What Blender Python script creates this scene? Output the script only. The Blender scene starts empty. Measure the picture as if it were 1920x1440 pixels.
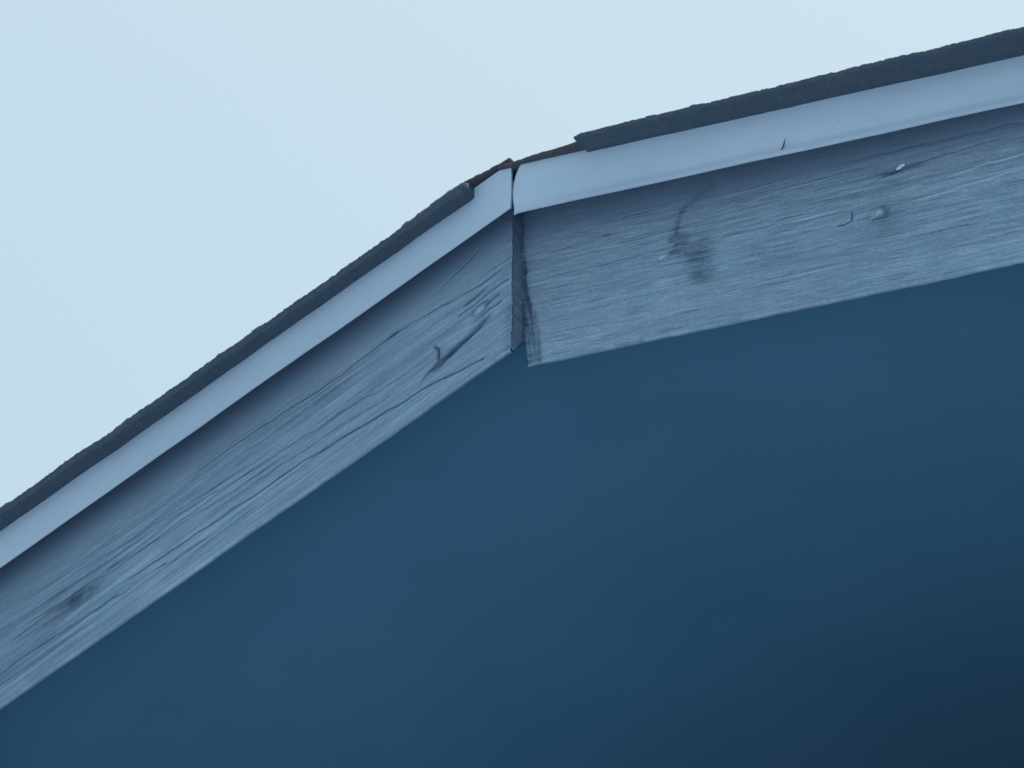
import bpy, bmesh, math
import numpy as np
from mathutils import Vector, Matrix

scene = bpy.context.scene
R = math.radians

# ------------------------------------------------------------------ camera
PEAK = Vector((0.0, 0.0, 6.60))          # top of the rake boards at the gable peak
PITCH = 0.28622                          # about 3.5 in 12
cam_d = bpy.data.cameras.new('camera')
cam = bpy.data.objects.new('camera', cam_d)
scene.collection.objects.link(cam)
scene.camera = cam
cam_d.sensor_width = 36.0
cam_d.lens = 15600.0 / 1920.0 * 36.0
cam_d.clip_start = 0.1
cam_d.clip_end = 5000.0
rx = Vector((0.82944735, 0.55850393, 0.00951046))
up = Vector((0.36788358, -0.55900616, 0.74308397))
fw = Vector((-0.42033172, 0.61285029, 0.66913061))
m = Matrix((rx, up, -fw)).transposed().to_4x4()
m.translation = PEAK + Vector((3.30025449, -4.80882353, -5.47831683))
cam.matrix_world = m

# ------------------------------------------------------------------ sky, sun, exposure
SUN_EL, SUN_AZ = 74.0, 8.0             # azimuth counted from +Y (behind the house) towards +X
world = bpy.data.worlds.new('World')
scene.world = world
world.use_nodes = True
wn = world.node_tree
wn.nodes.clear()
w_out = wn.nodes.new('ShaderNodeOutputWorld')
w_bg = wn.nodes.new('ShaderNodeBackground')
sky = wn.nodes.new('ShaderNodeTexSky')
sky.sky_type = 'NISHITA'
sky.sun_disc = False
sky.sun_elevation = R(SUN_EL)
sky.sun_rotation = R(SUN_AZ)
sky.altitude = 0.0
sky.air_density = 2.0
sky.dust_density = 2.0
sky.ozone_density = 0.5
w_bg.inputs['Strength'].default_value = 0.15
tint = wn.nodes.new('ShaderNodeMix')       # hazy, slightly cyan air
tint.data_type = 'RGBA'
tint.blend_type = 'MULTIPLY'
tint.inputs['Factor'].default_value = 1.0
tint.inputs[7].default_value = (0.965, 1.0, 0.865, 1.0)
wn.links.new(sky.outputs[0], tint.inputs[6])
wn.links.new(tint.outputs[2], w_bg.inputs['Color'])
wn.links.new(w_bg.outputs[0], w_out.inputs['Surface'])

sd = bpy.data.lights.new('sun', 'SUN')
sd.energy = 4.5
sd.angle = R(0.5)
sd.color = (1.0, 0.96, 0.9)
sun = bpy.data.objects.new('sun', sd)
scene.collection.objects.link(sun)
to_sun = Vector((math.sin(R(SUN_AZ)) * math.cos(R(SUN_EL)), math.cos(R(SUN_AZ)) * math.cos(R(SUN_EL)), math.sin(R(SUN_EL))))
sun.rotation_euler = to_sun.to_track_quat('Z', 'Y').to_euler()

vs = scene.view_settings
vs.view_transform = 'Standard'
vs.look = 'None'
vs.gamma = 1.0
vs.exposure = 0.0
vs.use_curve_mapping = False
scene.cycles.filter_width = 1.5
scene.cycles.max_bounces = 8
scene.cycles.diffuse_bounces = 6

# ------------------------------------------------------------------ helpers
def empty(name, loc):
    o = bpy.data.objects.new(name, None)
    o.location = loc
    scene.collection.objects.link(o)
    return o

def link_mesh(name, verts, faces, mat, parent=None, smooth=True, attrs=None):
    me = bpy.data.meshes.new(name)
    verts = np.asarray(verts, dtype=np.float64)
    if isinstance(faces, np.ndarray):
        nf = len(faces)
        me.vertices.add(len(verts))
        me.vertices.foreach_set('co', verts.astype(np.float32).ravel())
        me.loops.add(nf * 4)
        me.loops.foreach_set('vertex_index', faces.astype(np.int32).ravel())
        me.polygons.add(nf)
        me.polygons.foreach_set('loop_start', np.arange(nf, dtype=np.int32) * 4)
        me.update(calc_edges=True)
        me.validate()
    else:
        me.from_pydata([tuple(v) for v in verts], [], faces)
    for k, a in (attrs or {}).items():
        at = me.attributes.new(k, 'FLOAT', 'POINT')
        at.data.foreach_set('value', np.asarray(a, dtype=np.float32).ravel())
    me.polygons.foreach_set('use_smooth', np.full(len(me.polygons), smooth))
    me.materials.append(mat)
    o = bpy.data.objects.new(name, me)
    scene.collection.objects.link(o)
    if parent is not None:
        o.parent = parent
        # everything below is written in world metres; the parents carry only a translation
        loc = Vector((0, 0, 0))
        q = parent
        while q is not None:
            loc += q.location
            q = q.parent
        me.transform(Matrix.Translation(-loc))
    return o

def hash2(ix, iy, seed):
    h = (ix.astype(np.int64) * 374761393 + iy.astype(np.int64) * 668265263 + seed * 1442695041) & 0xFFFFFFFF
    h = ((h ^ (h >> 13)) * 1274126177) & 0xFFFFFFFF
    h = ((h ^ (h >> 16)) * 2246822519) & 0xFFFFFFFF
    h = h ^ (h >> 15)
    return (h & 0xFFFFFF) / float(0xFFFFFF)

def vnoise(x, y, seed=0):
    """value noise, -1..1"""
    x, y = np.broadcast_arrays(np.asarray(x, float), np.asarray(y, float))
    ix, iy = np.floor(x), np.floor(y)
    fx, fy = x - ix, y - iy
    fx = fx * fx * fx * (fx * (fx * 6 - 15) + 10)
    fy = fy * fy * fy * (fy * (fy * 6 - 15) + 10)
    a, b = hash2(ix, iy, seed), hash2(ix + 1, iy, seed)
    c, d = hash2(ix, iy + 1, seed), hash2(ix + 1, iy + 1, seed)
    return 2 * ((a * (1 - fx) + b * fx) * (1 - fy) + (c * (1 - fx) + d * fx) * fy) - 1

def fbm(x, y, seed=0, n=4):
    s, a = 0.0, 1.0
    for i in range(n):
        s = s + a * vnoise(x, y, seed + 17 * i)
        x, y, a = x * 2.03, y * 2.03, a * 0.5
    return s / 1.9

def sstep(a, b, x):
    t = np.clip((x - a) / (b - a), 0, 1)
    return t * t * (3 - 2 * t)

def seg_dist(s, v, pts):
    """distance to a polyline in millimetres and the running parameter 0..1"""
    best = np.full(s.shape, 1e9)
    par = np.zeros(s.shape)
    n = len(pts) - 1
    for i in range(n):
        (ax, ay), (bx, by) = pts[i], pts[i + 1]
        dx, dy = bx - ax, by - ay
        t = np.clip(((s - ax) * dx + (v - ay) * dy) / (dx * dx + dy * dy), 0, 1)
        d = np.hypot(s - ax - t * dx, v - ay - t * dy)
        k = d < best
        best = np.where(k, d, best)
        par = np.where(k, (i + t) / n, par)
    return best, par

# ------------------------------------------------------------------ materials
def new_mat(name):
    mt = bpy.data.materials.new(name)
    mt.use_nodes = True
    nt = mt.node_tree
    b = nt.nodes['Principled BSDF']
    return mt, nt, b

def ramp(nt, stops):
    r = nt.nodes.new('ShaderNodeValToRGB')
    e = r.color_ramp.elements
    e[0].position, e[0].color = stops[0][0], (*stops[0][1], 1)
    e[1].position, e[1].color = stops[-1][0], (*stops[-1][1], 1)
    for p_, c_ in stops[1:-1]:
        k = e.new(p_)
        k.color = (*c_, 1)
    return r

def noise(nt, scale, detail=4, rough=0.55, vec=None):
    n = nt.nodes.new('ShaderNodeTexNoise')
    n.inputs['Scale'].default_value = scale
    n.inputs['Detail'].default_value = detail
    n.inputs['Roughness'].default_value = rough
    if vec is not None:
        nt.links.new(vec, n.inputs['Vector'])
    return n

def mat_wood():
    mt, nt, b = new_mat('weathered_grey_wood')
    at = nt.nodes.new('ShaderNodeAttribute')
    at.attribute_name = 'tone'
    r = ramp(nt, [(0.0, (0.018, 0.034, 0.066)), (0.25, (0.075, 0.122, 0.19)), (0.5, (0.196, 0.279, 0.381)),
                  (0.75, (0.36, 0.47, 0.60)), (1.0, (0.66, 0.74, 0.82))])
    nt.links.new(at.outputs['Fac'], r.inputs['Fac'])
    tc = nt.nodes.new('ShaderNodeTexCoord')
    n = noise(nt, 38.0, 4, 0.65, tc.outputs['Object'])
    tint = ramp(nt, [(0.3, (0.95, 1.0, 0.97)), (0.5, (0.99, 0.98, 1.0)), (0.7, (1.10, 0.98, 1.03))])
    nt.links.new(n.outputs['Fac'], tint.inputs['Fac'])
    mx = nt.nodes.new('ShaderNodeMix')
    mx.data_type = 'RGBA'
    mx.blend_type = 'MULTIPLY'
    mx.inputs['Factor'].default_value = 1.0
    nt.links.new(r.outputs['Color'], mx.inputs[6])
    nt.links.new(tint.outputs['Color'], mx.inputs[7])
    nt.links.new(mx.outputs[2], b.inputs['Base Color'])
    b.inputs['Roughness'].default_value = 0.85
    b.inputs['Specular IOR Level'].default_value = 0.2
    return mt

def mat_metal():
    mt, nt, b = new_mat('white_painted_metal')
    tc = nt.nodes.new('ShaderNodeTexCoord')
    n = noise(nt, 6.0, 5, 0.6, tc.outputs['Object'])
    r = ramp(nt, [(0.3, (0.375, 0.465, 0.61)), (0.7, (0.435, 0.525, 0.66))])
    nt.links.new(n.outputs['Fac'], r.inputs['Fac'])
    n2 = noise(nt, 160.0, 2, 0.5, tc.outputs['Object'])
    r2 = ramp(nt, [(0.20, (0.8, 0.8, 0.82)), (0.30, (1, 1, 1))])
    nt.links.new(n2.outputs['Fac'], r2.inputs['Fac'])
    mx = nt.nodes.new('ShaderNodeMix')
    mx.data_type = 'RGBA'
    mx.blend_type = 'MULTIPLY'
    mx.inputs['Factor'].default_value = 1.0
    nt.links.new(r.outputs['Color'], mx.inputs[6])
    nt.links.new(r2.outputs['Color'], mx.inputs[7])
    nt.links.new(mx.outputs[2], b.inputs['Base Color'])
    b.inputs['Roughness'].default_value = 0.45
    b.inputs['Specular IOR Level'].default_value = 0.3
    n3 = noise(nt, 9.0, 3, 0.5, tc.outputs['Object'])
    bp = nt.nodes.new('ShaderNodeBump')
    bp.inputs['Strength'].default_value = 0.25
    bp.inputs['Distance'].default_value = 0.01
    nt.links.new(n3.outputs['Fac'], bp.inputs['Height'])
    nt.links.new(bp.outputs['Normal'], b.inputs['Normal'])
    return mt

def mat_shingle():
    mt, nt, b = new_mat('asphalt_shingle')
    tc = nt.nodes.new('ShaderNodeTexCoord')
    n = noise(nt, 170.0, 5, 0.75, tc.outputs['Object'])
    r = ramp(nt, [(0.3, (0.045, 0.078, 0.125)), (0.55, (0.072, 0.098, 0.135)), (0.75, (0.13, 0.115, 0.10))])
    nt.links.new(n.outputs['Fac'], r.inputs['Fac'])
    nt.links.new(r.outputs['Color'], b.inputs['Base Color'])
    b.inputs['Roughness'].default_value = 0.95
    b.inputs['Specular IOR Level'].default_value = 0.1
    n2 = noise(nt, 600.0, 3, 0.7, tc.outputs['Object'])
    bp = nt.nodes.new('ShaderNodeBump')
    bp.inputs['Strength'].default_value = 0.8
    bp.inputs['Distance'].default_value = 0.002
    nt.links.new(n2.outputs['Fac'], bp.inputs['Height'])
    nt.links.new(bp.outputs['Normal'], b.inputs['Normal'])
    return mt

def mat_plain(name, c0, c1, scale, rough=0.8, spec=0.2, bump=0.0):
    mt, nt, b = new_mat(name)
    tc = nt.nodes.new('ShaderNodeTexCoord')
    n = noise(nt, scale, 6, 0.6, tc.outputs['Object'])
    r = ramp(nt, [(0.3, c0), (0.7, c1)])
    nt.links.new(n.outputs['Fac'], r.inputs['Fac'])
    nt.links.new(r.outputs['Color'], b.inputs['Base Color'])
    b.inputs['Roughness'].default_value = rough
    b.inputs['Specular IOR Level'].default_value = spec
    if bump:
        n2 = noise(nt, scale * 30, 4, 0.6, tc.outputs['Object'])
        bp = nt.nodes.new('ShaderNodeBump')
        bp.inputs['Strength'].default_value = bump
        bp.inputs['Distance'].default_value = 0.003
        nt.links.new(n2.outputs['Fac'], bp.inputs['Height'])
        nt.links.new(bp.outputs['Normal'], b.inputs['Normal'])
    return mt

WOOD = mat_wood()
METAL = mat_metal()
SHINGLE = mat_shingle()
CEIL = mat_plain('dark_blue_glare', (0.086, 0.222, 0.352), (0.102, 0.238, 0.388), 6.0, 0.9, 0.05, 0.12)  # even base colour; its blue lift stands in for veiling glare
WALL = mat_plain('dark_blue_siding', (0.05, 0.085, 0.12), (0.065, 0.10, 0.135), 4.0, 0.8, 0.15, 0.2)
DECK = mat_plain('bare_plywood', (0.06, 0.06, 0.06), (0.09, 0.085, 0.08), 8.0)
GROUND = mat_plain('pale_concrete', (0.32, 0.42, 0.52), (0.40, 0.50, 0.60), 1.5, 1.0, 0.0)
BROWN = mat_plain('brown_ridge_cap', (0.06, 0.07, 0.09), (0.09, 0.08, 0.095), 60.0, 0.95, 0.1, 0.5)
NAIL = mat_plain('galvanised_metal', (0.5, 0.57, 0.65), (0.75, 0.8, 0.85), 300.0, 0.5, 0.5)
PALE = mat_plain('pale_bare_splinter', (0.5, 0.55, 0.6), (0.6, 0.65, 0.7), 200.0)
TWIG = mat_plain('dark_bark', (0.02, 0.02, 0.025), (0.05, 0.045, 0.04), 300.0)

# ------------------------------------------------------------------ ground
HALF, LEN, DEEP = 3.0, 9.0, 1.10          # half width, length and depth of the front overhang
gz = 0.0
n = 40
gx = np.linspace(-1, 1, n)
gx = np.sign(gx) * (np.abs(gx) ** 2.5) * 1500
GX, GY = np.meshgrid(gx, gx, indexing='ij')
GZ = 0.25 * vnoise(GX / 30, GY / 30, 3) * sstep(12, 60, np.hypot(GX, GY))
idx = np.arange(n * n).reshape(n, n)
fq = np.stack([idx[:-1, :-1], idx[1:, :-1], idx[1:, 1:], idx[:-1, 1:]], -1).reshape(-1, 4)
g = link_mesh('ground', np.stack([GX, GY, GZ], -1).reshape(-1, 3), fq, GROUND)
g['kind'] = 'structure'

# ------------------------------------------------------------------ house
house = empty('house', (0, DEEP, 0))
house['label'] = 'gable peak of a house with grey weathered rake boards, white metal edging and dark shingles'
house['category'] = 'house'
PZ = PEAK.z

def Z(x, v):                              # v = metres straight down from the top line of the rake boards
    return PZ - PITCH * np.abs(x) - v

def box(name, x0, x1, y0, y1, z0, z1, mat, parent):
    vv = [(x, y, z) for x in (x0, x1) for y in (y0, y1) for z in (z0, z1)]
    ff = [(0, 1, 3, 2), (4, 6, 7, 5), (0, 4, 5, 1), (2, 3, 7, 6), (0, 2, 6, 4), (1, 5, 7, 3)]
    return link_mesh(name, vv, ff, mat, parent, smooth=False)

ROUND = 0.16                              # the ceiling lining is bent softly along the ridge
# unseen house walls; recess added under the overhang to shade the ceiling
WX = HALF - 0.35
CV = 0.075                                # underside of the ceiling lining
wv, wf = [], []

def solid(prof, y0, y1):
    """upright prism between two depths, outline in x, z"""
    b_, k = len(wv), len(prof)
    for y in (y0, y1):
        wv.extend((x, y, z) for x, z in prof)
    wf.append(tuple(b_ + i for i in range(k)))
    wf.append(tuple(b_ + k + i for i in reversed(range(k))))
    for i in range(k):
        i2 = (i + 1) % k
        wf.append((b_ + i, b_ + k + i, b_ + k + i2, b_ + i2))

LOG, NL, NR = 5.48, -0.76, 0.72           # floor and sides of the added recess, set to darken the ceiling
zt = lambda x: float(PZ - CV + 0.004 - PITCH * math.sqrt(x * x + ROUND ** 2))
solid([(-WX, 0.0), (WX, 0.0), (WX, zt(WX)), (NR, zt(NR)), (NR, LOG), (NL, LOG), (NL, zt(NL)), (-WX, zt(WX))], 0.10, DEEP)
solid([(-WX, 0.0), (NL, 0.0), (NL, zt(NL)), (-WX, zt(WX))], 0.04, 0.097)  # added wings, unseen, keep side light off the ceiling
solid([(NR, 0.0), (WX, 0.0), (WX, zt(WX)), (NR, zt(NR))], 0.04, 0.097)
solid([(-WX, 0.0), (WX, 0.0), (WX, zt(WX)), (0.0, zt(0)), (-WX, zt(WX))], DEEP + 0.003, LEN)
# added unseen wedge that cuts light to the deeper ceiling
b_ = len(wv)
shade_wedge = [(0.05, 5.2), (0.05, 5.47), (0.80, 6.16), (DEEP, 6.16), (DEEP, 5.2)]
for x in (NL - 0.012, NR + 0.012):
    wv.extend((x, y, z) for y, z in shade_wedge)
wf.append(tuple(b_ + i for i in reversed(range(5))))
wf.append(tuple(b_ + 5 + i for i in range(5)))
for i in range(5):
    i2 = (i + 1) % 5
    wf.append((b_ + i, b_ + i2, b_ + 5 + i2, b_ + 5 + i))
link_mesh('wall', wv, wf, WALL, house, smooth=False)

# vaulted ceiling lining of the overhang, one folded sheet with thickness
cf = [(0, 1, 7, 6), (1, 2, 8, 7), (2, 3, 9, 8), (3, 4, 10, 9), (4, 5, 11, 10), (5, 0, 6, 11), (0, 5, 4, 1), (1, 4, 3, 2), (6, 7, 10, 11), (7, 8, 9, 10)]
cxs = np.concatenate([np.linspace(-HALF + 0.02, -0.7, 6), np.linspace(-0.65, 0.65, 53), np.linspace(0.7, HALF - 0.02, 6)])
under = PZ - CV - PITCH * np.sqrt(cxs ** 2 + ROUND ** 2)
nx = len(cxs)
yb0, yb1 = 0.036, LEN
cv = np.concatenate([np.stack([cxs, np.full(nx, y), under + dz], -1) for y, dz in ((yb0, 0), (yb1, 0), (yb1, 0.018), (yb0, 0.018))])
ci = np.arange(4 * nx).reshape(4, nx)
cq = np.concatenate([np.stack([ci[k, :-1], ci[k, 1:], ci[(k + 1) % 4, 1:], ci[(k + 1) % 4, :-1]], -1) for k in range(4)])
cq = np.concatenate([cq, [[ci[0, 0], ci[1, 0], ci[2, 0], ci[3, 0]], [ci[3, -1], ci[2, -1], ci[1, -1], ci[0, -1]]]])
ceil = link_mesh('ceiling', cv, cq[:, ::-1].copy(), CEIL, house, smooth=True)
ceil.data.set_sharp_from_angle(angle=R(40))

# roof deck
dv = []
pr = [(-HALF, 0.0), (0.0, 0.0), (HALF, 0.0), (HALF, -0.012), (0.0, -0.012), (-HALF, -0.012)]
for y in (0.055, LEN + 0.2):
    dv += [(x, y, float(Z(x, v))) for x, v in pr]
link_mesh('roof_deck', dv, cf, DECK, house, smooth=False)

# added block behind the joint; gives the gap the shaded ceiling tone
rv = []
pr = [(-0.016, CV + 0.0412), (0.016, CV + 0.0412), (0.016, -0.008), (0.0, -0.008), (-0.016, -0.008)]
for y in (0.0355, 0.074):
    rv += [(x, y, float(Z(x, v))) for x, v in pr]
link_mesh('joint_filler', rv, [(0, 1, 2, 3, 4), (9, 8, 7, 6, 5), (0, 5, 6, 1), (1, 6, 7, 2), (2, 7, 8, 3), (3, 8, 9, 4), (4, 9, 5, 0)], CEIL, house, smooth=False)

# ------------------------------------------------------------------ rake boards
def left_features(s, v):
    """s, v in mm; returns height (mm) and tone"""
    g_ = v + 2.2 * vnoise(s / 160, v / 60, 5) + 0.5 * vnoise(s / 40, v / 20, 6)
    # grain runs at a small angle to the board and bends round the knots
    g_ = g_ - 0.03 * s * sstep(60, 130, v)
    knots = [(504, 112, 16, 6), (35, 103, 12, 6), (80, 134, 16, 6), (137, 55, 8, 3)]
    for ks, kv, a, b_ in knots:
        d2 = ((s - ks) / (a * 2.2)) ** 2 + ((v - kv) / (b_ * 2.2)) ** 2
        g_ = g_ + np.sign(v - kv + 0.01) * -b_ * 0.9 * np.exp(-d2) * (1 - np.exp(-((v - kv) / (b_ * 0.6)) ** 2))
    far = sstep(150, 420, s)              # coarser ridges towards the eave end
    low = sstep(45, 90, v)
    ridge = vnoise(s / 420, g_ / 5.5, 11)
    fine = vnoise(s / 90, g_ / 1.6, 12)
    micro = vnoise(s / 22, g_ / 0.9, 13)
    dash = vnoise(s / 26, g_ / 1.3, 14)
    speck = vnoise(s / 2.2, v / 1.4, 15)
    h = (0.4 + 0.6 * far) * low * 0.5 * ridge + 0.10 * fine + 0.06 * micro + 0.05 * dash
    cut = vnoise(s / 110, g_ / 2.6, 21)
    groove = sstep(0.5, 0.8, cut) * sstep(35, 70, v) * (0.5 + 0.5 * far)
    h -= 0.6 * groove
    pale = sstep(0.45, 0.85, vnoise(s / 230, g_ / 4.2, 22)) * sstep(60, 100, v) * (0.3 + 0.7 * far)
    h += 0.5 * pale
    tone = 0.475 + 0.045 * ridge * low + 0.045 * fine + 0.045 * micro + 0.045 * dash + 0.035 * speck - 0.13 * groove + 0.09 * pale
    tone += 0.05 * vnoise(s / 120, v / 35, 31) + 0.03 * fbm(s / 30, v / 12, 32) - 0.05 * sstep(420, 520, s)
    tone += 0.02 * sstep(150, 172, v)
    calm = 0.3 + 0.7 * sstep(28, 62, v)  # grain contrast flattened towards the top, imitating the drip edge's shade
    tone = 0.47 + (tone - 0.47) * calm
    h = h * calm
    def crack(pts, w, depth, dark, fade=0.15, wob=1.0, seed=40):
        nonlocal h, tone
        d, t = seg_dist(s, v + wob * vnoise(s / 14, 0 * v, seed), pts)
        k = np.exp(-(d / w) ** 2) * sstep(0, fade, t) * (1 - sstep(1 - fade, 1, t))
        h = h - depth * k
        tone = tone - dark * k
    crack([(0, 69), (37, 70), (100, 60), (137, 55), (206, 61), (247, 58), (297, 55), (390, 53)], 0.9, 1.8, 0.30, 0.08, 1.0, 41)
    crack([(20, 172), (44, 166), (101, 155), (165, 148), (232, 140), (306, 139), (390, 136), (470, 132)], 1.1, 2.2, 0.34, 0.08, 1.2, 42)
    crack([(-4, 88), (30, 90), (64, 92)], 1.1, 2.0, 0.36, 0.1, 1.0, 43)
    crack([(32, 103), (20, 100), (8, 99)], 1.6, 1.2, 0.2, 0.2, 1.2, 44)
    crack([(14, 118), (30, 122), (52, 129), (66, 132), (84, 136), (100, 140)], 4.2, 2.6, 0.36, 0.25, 1.8, 45)
    crack([(84, 134), (83, 118), (90, 107)], 1.5, 1.8, 0.34, 0.2, 1.0, 46)
    crack([(60, 128), (84, 134), (108, 146)], 2.0, 1.2, 0.25, 0.2, 2.0, 47)
    crack([(3, 112), (24, 110), (48, 116)], 2.0, 1.5, 0.22, 0.2, 1.8, 48)
    crack([(25, 80), (40, 81), (58, 85)], 2.4, 1.0, 0.18, 0.2, 2.0, 49)
    crack([(33, 21), (45, 26), (62, 32), (90, 42)], 1.4, 0.9, 0.16, 0.2, 1.0, 50)
    crack([(110, 122), (180, 112), (290, 104), (420, 92), (600, 84)], 1.4, 1.1, 0.16, 0.2, 1.5, 51)
    crack([(230, 118), (330, 112), (470, 104), (590, 96)], 1.2, 1.0, 0.15, 0.15, 1.5, 52)
    crack([(180, 78), (270, 74), (380, 68), (480, 62)], 0.9, 0.9, 0.13, 0.15, 1.2, 53)
    crack([(260, 98), (330, 92), (420, 84), (520, 76)], 1.0, 0.9, 0.14, 0.15, 1.2, 54)
    crack([(120, 136), (190, 128), (260, 124), (360, 120)], 1.2, 1.2, 0.16, 0.15, 1.2, 55)
    crack([(330, 152), (430, 146), (560, 140), (700, 136)], 1.6, 1.6, 0.18, 0.15, 1.5, 56)
    # knots: the pale one near the joint and the dark smudge far down
    d = np.hypot((s - 34.5) / 5.0, (v - 102.4) / 3.2)
    tone += 0.16 * np.exp(-d ** 2) - 0.14 * np.exp(-((d - 1.9) / 0.5) ** 2)
    h += 0.5 * np.exp(-d ** 2)
    d = np.hypot((s - 137) / 7.0, (v - 55.5) / 3.0)
    tone -= 0.2 * np.exp(-d ** 2)
    h -= 0.8 * np.exp(-d ** 2)
    w_ = v + 0.10 * (s - 505)
    d = np.hypot((s - 505 + 6 * vnoise(s / 20, v / 6, 61)) / 26.0, (w_ - 110 + 2 * vnoise(s / 25, v / 8, 62)) / 8.0)
    tone -= 0.36 * np.exp(-d ** 2) * (0.7 + 0.3 * vnoise(s / 8, g_ / 2, 63))
    h -= 0.7 * np.exp(-d ** 2)
    d = np.hypot((s - 524) / 32.0, (w_ - 121) / 3.2)
    tone -= 0.13 * np.exp(-d ** 2)
    # the torn end by the joint
    e = np.exp(-np.maximum(s, 0) / 4.0)
    h -= 1.2 * e * (0.6 + 0.4 * vnoise(0 * s, v / 7, 71))
    tone -= 0.10 * e * sstep(90, 130, v)
    return h, tone

def right_features(s, v):
    g_ = v + 1.3 * vnoise(s / 240, v / 70, 105) + 0.25 * vnoise(s / 50, v / 20, 106)
    g_ = g_ + 0.02 * s * (1 - sstep(40, 110, v))
    knots = [(401, 88, 9, 8), (428, 36, 22, 5)]
    for ks, kv, a, b_ in knots:
        d2 = ((s - ks) / (a * 3.0)) ** 2 + ((v - kv) / (b_ * 2.0)) ** 2
        g_ = g_ - np.tanh((v - kv) / (b_ * 0.5)) * b_ * 0.5 * np.exp(-d2)
    ridge = vnoise(s / 330, g_ / 4.2, 111)
    fine = vnoise(s / 60, g_ / 1.5, 112)
    micro = vnoise(s / 16, g_ / 0.9, 113)
    far = sstep(180, 420, s)
    near = 1 - sstep(60, 240, s)
    dash = vnoise(s / 20, g_ / 1.1, 114)
    speck = vnoise(s / 2.0, v / 1.3, 115)
    h = 0.12 * ridge * (0.6 + far) + (0.10 + 0.06 * near) * fine + 0.07 * micro + 0.05 * dash
    cut = vnoise(s / 42, g_ / 1.7, 121)
    groove = sstep(0.5, 0.85, cut)
    h -= (0.25 + 0.2 * near) * groove
    pale = sstep(0.55, 0.9, vnoise(s / 260, g_ / 2.2, 122)) * (0.25 + 0.75 * far)
    tone = 0.49 + 0.03 * ridge * (0.5 + far) + 0.035 * fine + 0.04 * micro + 0.05 * dash + 0.05 * speck - 0.07 * groove + 0.06 * pale
    tone += 0.035 * fbm(s / 110, v / 40, 131) + 0.03 * fbm(s / 26, v / 10, 132) + 0.02 * sstep(130, 175, v)
    calm = 0.3 + 0.7 * sstep(4, 34, v)  # grain evened out in the tone where the drip edge shades the board
    tone = 0.47 + (tone - 0.47) * calm
    h = h * calm
    def crack(pts, w, depth, dark, fade=0.15, wob=1.0, seed=140):
        nonlocal h, tone
        d, t = seg_dist(s, v + wob * vnoise(s / 14, 0 * v, seed), pts)
        k = np.exp(-(d / w) ** 2) * sstep(0, fade, t) * (1 - sstep(1 - fade, 1, t))
        h = h - depth * k
        tone = tone - dark * k
    # water stain: a wisp from above opening into a ragged patch
    jx = s + 2.5 * fbm(s / 9, v / 9, 150) + 1.5 * vnoise(s / 3, v / 3, 151)
    jv = v + 2.5 * fbm(s / 9, v / 9, 152)
    d, t = seg_dist(jx, jv, [(214, 6), (203, 13), (193, 20), (183, 27), (179, 34), (175, 46), (174, 56)])
    wsp = np.exp(-(d / (6.0 - 2.5 * np.minimum(t * 1.6, 1))) ** 2) * (0.45 + 0.45 * t)
    wv_ = 0.5 + 0.5 * np.sin((v + 3.0 * vnoise(s / 12, v / 9, 155)) * 1.05 + 3.0 * vnoise(s / 18, v / 30, 156))
    b1 = np.exp(-(np.hypot((jx - 178) / 13, (jv - 68) / 13)) ** 4)
    b2 = np.exp(-(np.hypot((jx - 199) / 21, (jv - 88) / 22)) ** 3)
    b3 = np.exp(-(np.hypot((jx - 203) / 16, (jv - 112) / 17)) ** 4)
    b4 = np.exp(-(np.hypot((jx - 174) / 10, (jv - 81) / 4)) ** 4)
    grain_gate = sstep(-0.7, 0.4, vnoise(s / 14, v / 3.2, 157) + 0.35 * wv_ - 0.1)
    left_edge = sstep(-2, 2, jx - (167 + 5 * vnoise(0 * s, v / 7, 158)))
    stain = np.maximum.reduce([b1 * 0.95, b4 * 0.95, b2 * (0.5 + 0.5 * grain_gate), b3 * (0.35 + 0.65 * grain_gate)]) * left_edge
    tone -= 0.21 * stain + 0.19 * wsp
    tone -= 0.10 * np.exp(-((jx - 168) / 3) ** 2 - ((v - 70) / 14) ** 2)
    tone += 0.22 * np.exp(-((jx - 170) / 2.2) ** 2 - ((v - 72) / 3) ** 2)
    crack([(70, 76), (120, 75), (168, 72)], 0.9, 0.7, 0.12, 0.15, 1.2, 141)
    crack([(215, 74), (270, 72), (330, 66)], 1.0, 0.7, 0.10, 0.2, 1.2, 142)
    # ring knot
    d = np.hypot((s - 267 + 2.5 * vnoise(s / 7, v / 5, 190)) / 8.0, (v - 102 + 2.0 * vnoise(s / 6, v / 5, 191)) / 7.0)
    tone -= 0.09 * np.exp(-(d / 1.2) ** 2) - 0.05 * np.exp(-(d / 0.45) ** 2)
    tone -= 0.06 * np.exp(-np.hypot((s - 288) / 30, (v - 118) / 9) ** 2)
    # raised knot with a bright centre
    d = np.hypot((s - 401.5 + 1.6 * vnoise(s / 5, v / 4, 192)) / 7.5, (v - 88 + 1.6 * vnoise(s / 5, v / 4, 193)) / 6.0)
    tone -= 0.20 * np.exp(-((d - 1.2) / 0.6) ** 2) * (0.65 + 0.35 * np.tanh((s - 399 + 0.6 * (v - 88)) / 4))
    tone += 0.30 * np.exp(-(d / 0.65) ** 2) * (0.6 + 0.8 * vnoise(s / 2.2, v / 2.2, 161))
    h += 0.9 * np.exp(-(d / 0.9) ** 2) - 0.3 * np.exp(-((d - 1.5) / 0.4) ** 2)
    tone -= 0.12 * np.exp(-np.hypot((s - 418) / 20, (v - 90) / 6) ** 2)
    tone -= 0.10 * np.exp(-np.hypot((s - 408) / 22, (v - 109) / 11) ** 2)
    crack([(354, 92), (364, 92), (372, 89), (373, 76)], 1.0, 1.6, 0.34, 0.12, 0.4, 143)
    crack([(376, 91), (392, 90)], 1.0, 0.8, 0.18, 0.2, 0.5, 144)
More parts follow.
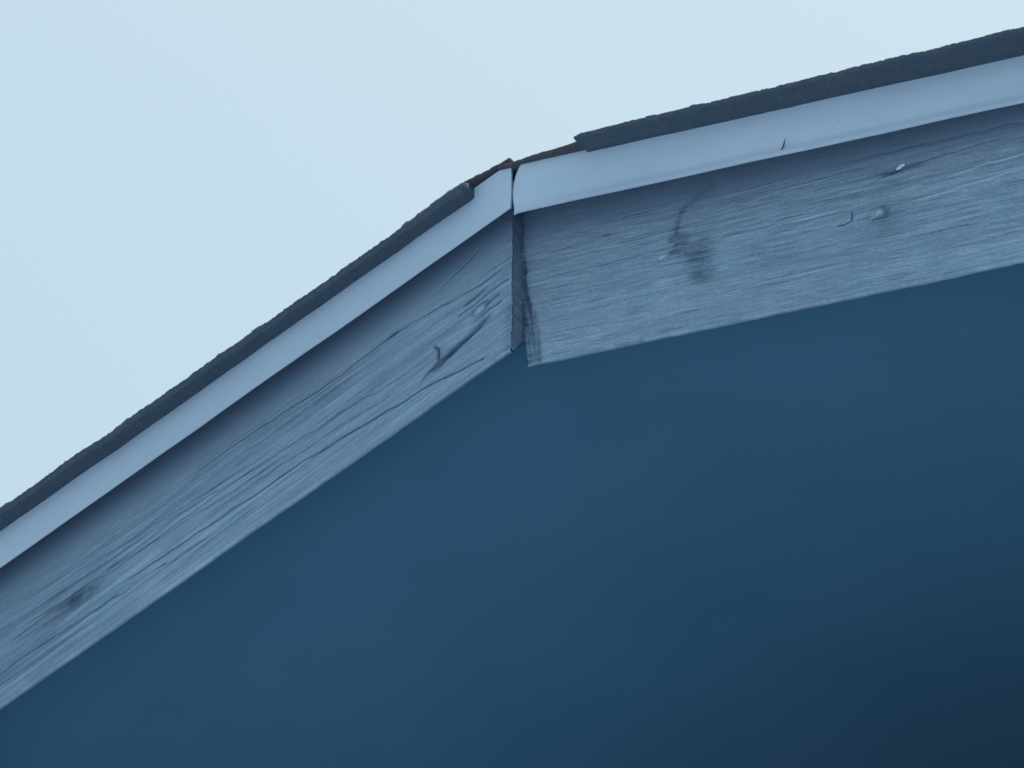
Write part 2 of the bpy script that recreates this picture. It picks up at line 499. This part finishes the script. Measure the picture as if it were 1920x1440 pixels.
    # lens-shaped tear round the nail near the top
    w_ = v + 0.10 * (s - 428)
    d = np.hypot((s - 426) / 26.0, (w_ - 37) / 4.5)
    tone -= 0.20 * np.exp(-d ** 2)
    h -= 1.0 * np.exp(-d ** 2)
    crack([(430, 35), (480, 31), (560, 24)], 1.4, 0.5, 0.08, 0.2, 1.0, 145)
    crack([(390, 48), (412, 42), (428, 38)], 1.6, 0.8, 0.12, 0.2, 1.0, 146)
    crack([(340, 14), (420, 12), (500, 11), (620, 12)], 3.0, 0.5, 0.07, 0.25, 2.0, 147)
    # pale raised fibres
    def fibre(pts, w, amt, seed):
        nonlocal h, tone
        d, t = seg_dist(s, v + 0.8 * vnoise(s / 20, 0 * v, seed), pts)
        k = np.exp(-(d / w) ** 2) * sstep(0, 0.2, t) * (1 - sstep(0.8, 1, t))
        tone = tone + amt * k
        h = h + 0.5 * k
    for k in range(26):                    # short pale and dark streaks scattered along the grain
        a_ = float(hash2(np.array([k]), np.array([1]), 9)[0]) * 600
        b_ = 20 + float(hash2(np.array([k]), np.array([2]), 9)[0]) * 150
        c_ = 18 + float(hash2(np.array([k]), np.array([3]), 9)[0]) * 60
        fibre([(a_, b_), (a_ + c_, b_ - 0.03 * c_)], 0.7, 0.10 if k % 2 else -0.12, 200 + k)
    fibre([(214, 78), (290, 75), (371, 72.5)], 0.8, 0.16, 171)
    fibre([(300, 84), (371, 76)], 0.7, 0.10, 172)
    fibre([(422, 83), (485, 78), (560, 71), (640, 66)], 0.9, 0.18, 173)
    fibre([(470, 62), (520, 55), (640, 47)], 0.9, 0.2, 174)
    fibre([(240, 36), (330, 30), (380, 27)], 0.7, 0.10, 175)
    fibre([(400, 122), (470, 118), (560, 110)], 0.8, 0.10, 176)
    d = np.hypot((s - 95) / 6, (v - 39.6) / 2.0)
    tone -= 0.22 * np.exp(-d ** 2)
    # rotten, rounded end by the joint
    e0 = 6.0 + 14.0 * sstep(60, 185, v) + 1.2 * vnoise(0 * s, v / 9, 181)
    q = 1 - sstep(e0 - 3.5, e0 + 2.0, s + 1.2 * vnoise(s / 4, v / 5, 184))
    h -= 2.5 * q * (0.7 + 0.3 * vnoise(s / 5, v / 12, 182))
    tone -= (0.17 + 0.09 * vnoise(s / 2.0, v / 30, 183)) * q
    # a split-off dark sliver half way down the end
    tone -= 0.16 * np.exp(-((s - 6 - 0.02 * (v - 80)) / 2.5) ** 2) * sstep(50, 62, v) * (1 - sstep(112, 128, v))
    return h, tone

def rake_board(side, y0, twist, v_top, v_bot, thick, feat, edge_seed, end_fn, ds=0.0, dv=0.0):
    s = np.concatenate([np.arange(0, 30, 0.5), np.arange(30, 700, 0.9), np.arange(700, 1200, 4.0), np.linspace(1200, 3000, 40)])
    vf = np.arange(v_top, v_bot - 2.2, 0.5)
    S, V = np.meshgrid(s, vf, indexing='ij')
    h, tone = feat(S + ds, V + dv)
    edge = 0.45 * vnoise(s / 90, 0 * s, edge_seed) + 0.3 * vnoise(s / 16, 0 * s, edge_seed + 1) + 0.22 * vnoise(s / 4, 0 * s, edge_seed + 2)
    fade = sstep(v_bot - 25, v_bot, V)
    Vd = V + fade * edge[:, None]
    rings_v = [Vd]
    rings_y = [-h]
    tones = [tone]
    # rounded lower arris
    hb = h[:, -1:]
    for a in (20, 40, 60, 78):
        rr = 2.2
        rings_v.append(v_bot - rr + rr * math.sin(R(a)) + edge[:, None])
        rings_y.append(-hb * (1 - a / 90.0) + rr * (1 - math.cos(R(a))))
        tones.append(tone[:, -1:] + 0.04)
    yb = np.concatenate([[2.6, 3.4], np.linspace(4.2, thick, 6)])
    YB, SB = np.meshgrid(yb, s)
    rough = 0.35 * vnoise(SB / 80, YB / 3.0, edge_seed + 5) + 0.15 * vnoise(SB / 18, YB / 1.2, edge_seed + 6)
    rings_v.append(v_bot + edge[:, None] + rough - 1.45 * np.maximum(YB - 4.0, 0))
    rings_y.append(YB)
    tones.append(0.56 + 0.06 * vnoise(SB / 160, YB / 2.0, edge_seed + 7) + 0.05 * vnoise(SB / 40, YB, edge_seed + 8))
    rings_v.append(np.full((len(s), 1), v_top))
    rings_y.append(np.full((len(s), 1), thick))
    tones.append(np.full((len(s), 1), 0.4))
    VV = np.concatenate(rings_v, 1)
    YY = np.concatenate(rings_y, 1)
    TT = np.concatenate(tones, 1)
    m_ = VV.shape[1]
    SS = np.repeat(s[:, None], m_, 1)
    SS = SS + end_fn(VV) * np.exp(-SS / 30.0)
    X = side * SS / 1000
    Y = y0 + YY / 1000 - twist * SS / 1000
    ZZ = PZ - PITCH * SS / 1000 - VV / 1000
    co = np.stack([X, Y, ZZ], -1).reshape(-1, 3)
    ix = np.arange(len(s) * m_).reshape(len(s), m_)
    jx = np.roll(ix, -1, 1)
    q = np.stack([ix[:-1], jx[:-1], jx[1:], ix[1:]], -1).reshape(-1, 4)
    if side < 0:
        q = q[:, ::-1]
    # end caps: fans of quads across to the back
    tone_all = TT.reshape(-1)
    caps = []
    extra, etone = [], []
    base = len(co)
    for row in (0, len(s) - 1):
        ring = co[ix[row]]
        back = ring.copy()
        back[:, 1] = ring[:, 1].max() - 0.0005
        y_lo = y0 - twist * s[row] / 1000 + (3.5 + (v_bot - VV[row]) / 1.5) / 1000
        back[:, 1] = np.minimum(back[:, 1], np.maximum(y_lo, ring[:, 1]))
        nseg = 6
        prev = None
        prev_id = ix[row]
        nfront = len(vf)
        for k in range(1, nseg + 1):
            t = k / nseg
            lay = ring[:nfront] * (1 - t) + back[:nfront] * t
            lay[:, 0] += -side * 0.00015 * vnoise(lay[:, 2] * 260, lay[:, 1] * 400, 77 + row) * (0 if k == nseg else 1)
            ids = base + len(extra) + np.arange(nfront)
            extra += list(lay)
            etone += list(0.36 + 0.06 * vnoise(lay[:, 2] * 500, lay[:, 1] * 90, 78))
            f_ = np.stack([prev_id[:nfront - 1], prev_id[1:nfront], ids[1:], ids[:-1]], -1)
            if (side > 0) != (row == 0):
                f_ = f_[:, ::-1]
            caps.append(f_)
            prev_id = ids
    co = np.concatenate([co, np.array(extra)])
    tone_all = np.concatenate([tone_all, np.array(etone)])
    faces = np.concatenate([q] + caps)
    return link_mesh('rake_board', co, faces, WOOD, house, True, {'tone': tone_all})

YL, YR, TW = 0.008, 0.024, 0.0255
board_l = rake_board(-1, YL, 0.0, -23, 172.4, 22.0, left_features, 301,
                     lambda v: 5.4 + 0.6 * vnoise(0 * v, v / 11, 311) + 0.9 * vnoise(0 * v, v / 3.5, 312) * sstep(70, 100, v), -5.4, 10.7)
board_r = rake_board(1, YR, TW, -23, 185, 10.0, right_features, 321,
                     lambda v: -13.0 + 5.0 * sstep(20, 65, v) + 6.0 * sstep(75, 130, v) + 4.0 * sstep(130, 180, v) + 1.0 * vnoise(0 * v, v / 9, 331) + 0.7 * vnoise(0 * v, v / 3, 332))
board_r['label'] = 'grey rake board with a dark ragged water stain and round knots'
board_l['label'] = 'grey rake board with deep lengthwise cracks and ridged grain'

# nails and a torn splinter on the right board
def blob(name, s, v, y, a, b_, d, mat, parent, seed, tilt=0.0):
    bm = bmesh.new()
    bmesh.ops.create_icosphere(bm, subdivisions=3, radius=1.0)
    for w in bm.verts:
        k = 1 + 0.35 * float(vnoise(w.co.x * 1.7 + seed, w.co.z * 1.7 + w.co.y, seed))
        x_, z_ = w.co.x * a * k, w.co.z * b_ * k
        w.co = Vector((s + x_ * math.cos(tilt) - z_ * math.sin(tilt), y + w.co.y * d * k, PZ - PITCH * abs(s) - v + x_ * math.sin(tilt) + z_ * math.cos(tilt)))
    vv = [w.co.copy() for w in bm.verts]
    ff = [[w.index for w in f.verts] for f in bm.faces]
    bm.free()
    return link_mesh(name, vv, ff, mat, parent)

def yr(s):
    return YR - TW * s
blob('nail_head', 0.4275, 0.0355, yr(0.4275) - 0.0004, 0.0042, 0.0018, 0.0012, NAIL, board_r, 3, 0.25)
blob('splinter', 0.159, 0.085, yr(0.159) - 0.0006, 0.0036, 0.0006, 0.0009, PALE, board_r, 5, 0.22)

# ------------------------------------------------------------------ drip edges
def drip(side, s0, y0, twist, v_top, v_bot, hem, seed, round_end):
    s = np.concatenate([[s0, s0 + 0.05], np.linspace(s0 + 0.4, s0 + 40, 60), np.linspace(s0 + 41, 700, 320), np.linspace(705, 3010, 120)])
    nv = 26
    t = np.linspace(0, 1, nv)
    S, T = np.meshgrid(s, t, indexing='ij')
    Vv = v_top + (v_bot - v_top) * T
    d0 = S - s0
    if round_end:
        # the end of this length is pressed round: it bulges at mid height, is drawn in at the top corner
        S = S + (7.0 * (1 - T) ** 5 - 3.0 * np.sin(np.pi * np.clip(T, 0, 1)) + 1.5 * T ** 6) * np.exp(-d0 / 12)
    yo = 0.5 * vnoise(S / 130, T * 2, seed) + 0.25 * vnoise(S / 45, T * 3, seed + 1)
    yo = yo - 2.8 * sstep(0.80, 1.0, T) * (1 if hem else 0.15)          # the foot kicks out a little
    yo = yo + (2.5 * np.exp(-d0 / 2.5) if round_end else 1.0 * (d0 < 0.01))
    Vv = Vv + (0.35 * vnoise(S / 90, 0 * T, seed + 2) + 0.2 * vnoise(S / 22, 0 * T, seed + 3)) * T
    prof_v, prof_y = [Vv], [yo]
    vb, ybm = Vv[:, -1:], yo[:, -1:]
    if hem:                                # folded hem: a small rolled lip
        for a in (30, 60, 90, 120, 150):
            prof_v.append(vb + 1.5 * math.sin(R(a)) + 0.3)
            prof_y.append(ybm - 1.0 * (1 - math.cos(R(a))))
        prof_v.append(vb + 2.2)
        prof_y.append(ybm + 0.6)
    # the back of the sheet follows its face
    prof_v.append(Vv[:, ::-1] + 0.0)
    prof_y.append(yo[:, ::-1] + 1.1)
    prof_v.append(Vv[:, :1] + 1.0)         # flange on the deck
    prof_y.append(np.full((len(s), 1), 80.0))
    prof_v.append(Vv[:, :1])
    prof_y.append(np.full((len(s), 1), 80.0))
    VV, YY = np.concatenate(prof_v, 1), np.concatenate(prof_y, 1)
    m_ = VV.shape[1]
    n_lip = m_ - 2 * nv - 2
    SS = np.concatenate([S, np.repeat(S[:, -1:], n_lip, 1), S[:, ::-1], np.repeat(S[:, :1], 2, 1)], 1)
    X = side * SS / 1000
    Y = y0 + YY / 1000 - twist * SS / 1000
    ZZ = PZ - PITCH * SS / 1000 - VV / 1000
    co = np.stack([X, Y, ZZ], -1).reshape(-1, 3)
    ix = np.arange(len(s) * m_).reshape(len(s), m_)
    jx = np.roll(ix, -1, 1)
    q = np.stack([ix[:-1], jx[:-1], jx[1:], ix[1:]], -1).reshape(-1, 4)
    if side < 0:
        q = q[:, ::-1]
    o = link_mesh('drip_edge', co, q, METAL, house, True)
    o.data.set_sharp_from_angle(angle=R(40))
    return o

YDL, YDR = -0.020, -0.021
drip_l = drip(-1, -11.5, YDL, 0.0, -36.5, 24.0, False, 401, False)
drip_r = drip(1, 15.8, YDR, 0.018, -37.7, 27.3, True, 411, True)
drip_r['label'] = 'white metal drip edge with a rounded end and bright folded lip'

# ------------------------------------------------------------------ shingles
def shingle_strip(side, s0, s1, y_edge, twist, v_under, droop, thick, tilt, seed, back, jag=1.0, ends=(0, 0), swell=0.0):
    """one course: sheet lying on the deck whose gable edge overhangs the drip edge. mm along s; tilt lifts its upslope end"""
    step = 1.0 if s0 < 720 else 12.0
    s = np.arange(s0, s1 + step * 0.5, step)
    u = (s - s0) / (s1 - s0)
    ov = y_edge + jag * (0.7 * vnoise(s / 40, 0 * s, seed) + 0.45 * vnoise(s / 7, 0 * s, seed + 1) + 0.45 * vnoise(s / 2.3, 0 * s, seed + 2))
    dr = droop + jag * (0.8 * vnoise(s / 30, 0 * s, seed + 3) + 0.4 * vnoise(s / 9, 0 * s, seed + 4))
    top = jag * (0.5 * vnoise(s / 22, 0 * s, seed + 5) + 0.4 * vnoise(s / 4.0, 0 * s, seed + 6) + 0.3 * vnoise(s / 1.7, 0 * s, seed + 7))
    lift = tilt * u
    top = top - swell * np.exp(-((s - s0) / 55.0) ** 2)
    rnd_l = np.exp(-(s - s0) / 4.0) * ends[0]
    rnd_r = np.exp(-(s1 - s) / 4.0) * ends[1]
    sh = rnd_l + rnd_r
    prof = [
        (v_under - lift, back + 0 * s),
        (v_under - lift, 12.0 + 0 * s),
        (v_under + 0.4 * dr - lift, 0.35 * ov),
        (v_under + dr - lift, ov + 0.8),
        (v_under + dr - 1.2 - lift, ov - 0.4),
        (v_under + dr - 0.5 * thick - lift, ov - 0.3 + 0.5 * top),
        (v_under + dr - thick + 1.0 + sh - lift + top, ov + 0.2),
        (v_under + dr - thick - 0.2 + sh - lift + top, ov + 2.0),
        (v_under + 0.5 * dr - thick - 0.4 - lift + 0.7 * top, ov + 14.0),
        (v_under - thick - lift, back + 0 * s),
    ]
    VV = np.stack([np.broadcast_to(a, s.shape) for a, _ in prof], 1)
    YY = np.stack([np.broadcast_to(b_, s.shape) for _, b_ in prof], 1)
    m_ = VV.shape[1]
    SS = np.repeat(s[:, None], m_, 1)
    X = side * SS / 1000
    Y = YY / 1000 - twist * SS / 1000
    ZZ = PZ - PITCH * SS / 1000 - VV / 1000
    co = np.stack([X, Y, ZZ], -1).reshape(-1, 3)
    ix = np.arange(len(s) * m_).reshape(len(s), m_)
    jx = np.roll(ix, -1, 1)
    q = np.stack([ix[:-1], jx[:-1], jx[1:], ix[1:]], -1).reshape(-1, 4)
    capq = []
    for row in (0, len(s) - 1):
        r_ = ix[row]
        for i in range(m_ // 2 - 1):
            f_ = [r_[i], r_[i + 1], r_[m_ - 2 - i], r_[m_ - 1 - i]]
            capq.append(f_ if row else f_[::-1])
    q = np.concatenate([q, np.array(capq)])
    if side < 0:
        q = q[:, ::-1]
    return co, q

def join_strips(parts):
    cos, qs, b_ = [], [], 0
    for co, q in parts:
        cos.append(co)
        qs.append(q + b_)
        b_ += len(co)
    return np.concatenate(cos), np.concatenate(qs)

BACK = (LEN + 0.25) * 1000
parts_ = []
# left slope: courses down the rake (edges measured from the fascia plane, negative = outwards)
parts_.append(shingle_strip(-1, 31, 760, -39.5, 0.003, -31.0, 14.0, 11.0, 0.0, 500, BACK, 1.1, (1.5, 0.5), 4.0))
parts_.append(shingle_strip(-1, 748, 3040, -40.0, 0.003, -30.5, 14.0, 11.5, -2.0, 660, BACK))
parts_.append(shingle_strip(1, 102, 760, -43.2, 0.0375, -33.7, 3.0, 6.8, 0.0, 700, BACK, 0.95, (3.0, 0.5)))
parts_.append(shingle_strip(1, 748, 3040, -44.0, 0.0375, -33.3, 3.0, 7.2, -2.0, 860, BACK))
co, q = join_strips(parts_)
shingles = link_mesh('shingle_roof', co, q, SHINGLE, house, True)
# ridge cap: thin piece folded over the peak
cap = [shingle_strip(-1, -9.5, 40, -22.5, 0.15, -42.0, 1.5, 4.2, 0.0, 900, BACK, 0.7),
       shingle_strip(1, -3, 123, -23.0, 0.12, -36.5, 1.5, 4.8, 0.0, 920, BACK, 0.7)]
co, q = join_strips(cap)
link_mesh('ridge_cap', co, q, BROWN, shingles, True)

# ------------------------------------------------------------------ debris
def sliver(name, s, v, y, ln, ang, rad):
    nseg, nr = 10, 6
    vv, ff = [], []
    for i in range(nseg + 1):
        t = i / nseg
        r_ = rad * (0.25 + math.sin(math.pi * min(1, 0.12 + 0.85 * t)))
        cx = s + (t - 0.5) * ln * math.cos(ang) + 0.0006 * math.sin(5 * t)
        cz = PZ - PITCH * abs(s) - v + (t - 0.5) * ln * math.sin(ang)
        cy = y - rad - 0.0012 * t * t
        for k in range(nr):
            a = 2 * math.pi * k / nr
            vv.append((cx - r_ * math.cos(a) * math.sin(ang), cy + r_ * math.sin(a), cz + r_ * math.cos(a) * math.cos(ang)))
    for i in range(nseg):
        for k in range(nr):
            k2 = (k + 1) % nr
            ff.append((i * nr + k, i * nr + k2, (i + 1) * nr + k2, (i + 1) * nr + k))
    ff.append(tuple(range(nr))[::-1])
    ff.append(tuple(nseg * nr + k for k in range(nr)))
    o = link_mesh(name, vv, ff, TWIG)
    return o
tw = sliver('twig', 0.3271, 0.0168, YDR - 0.018 * 0.3305 - 0.0026, 0.013, R(62), 0.0006)
tw['label'] = 'tiny dark twig stuck to the bright lower lip of the right white metal edging'
tw['category'] = 'twig'
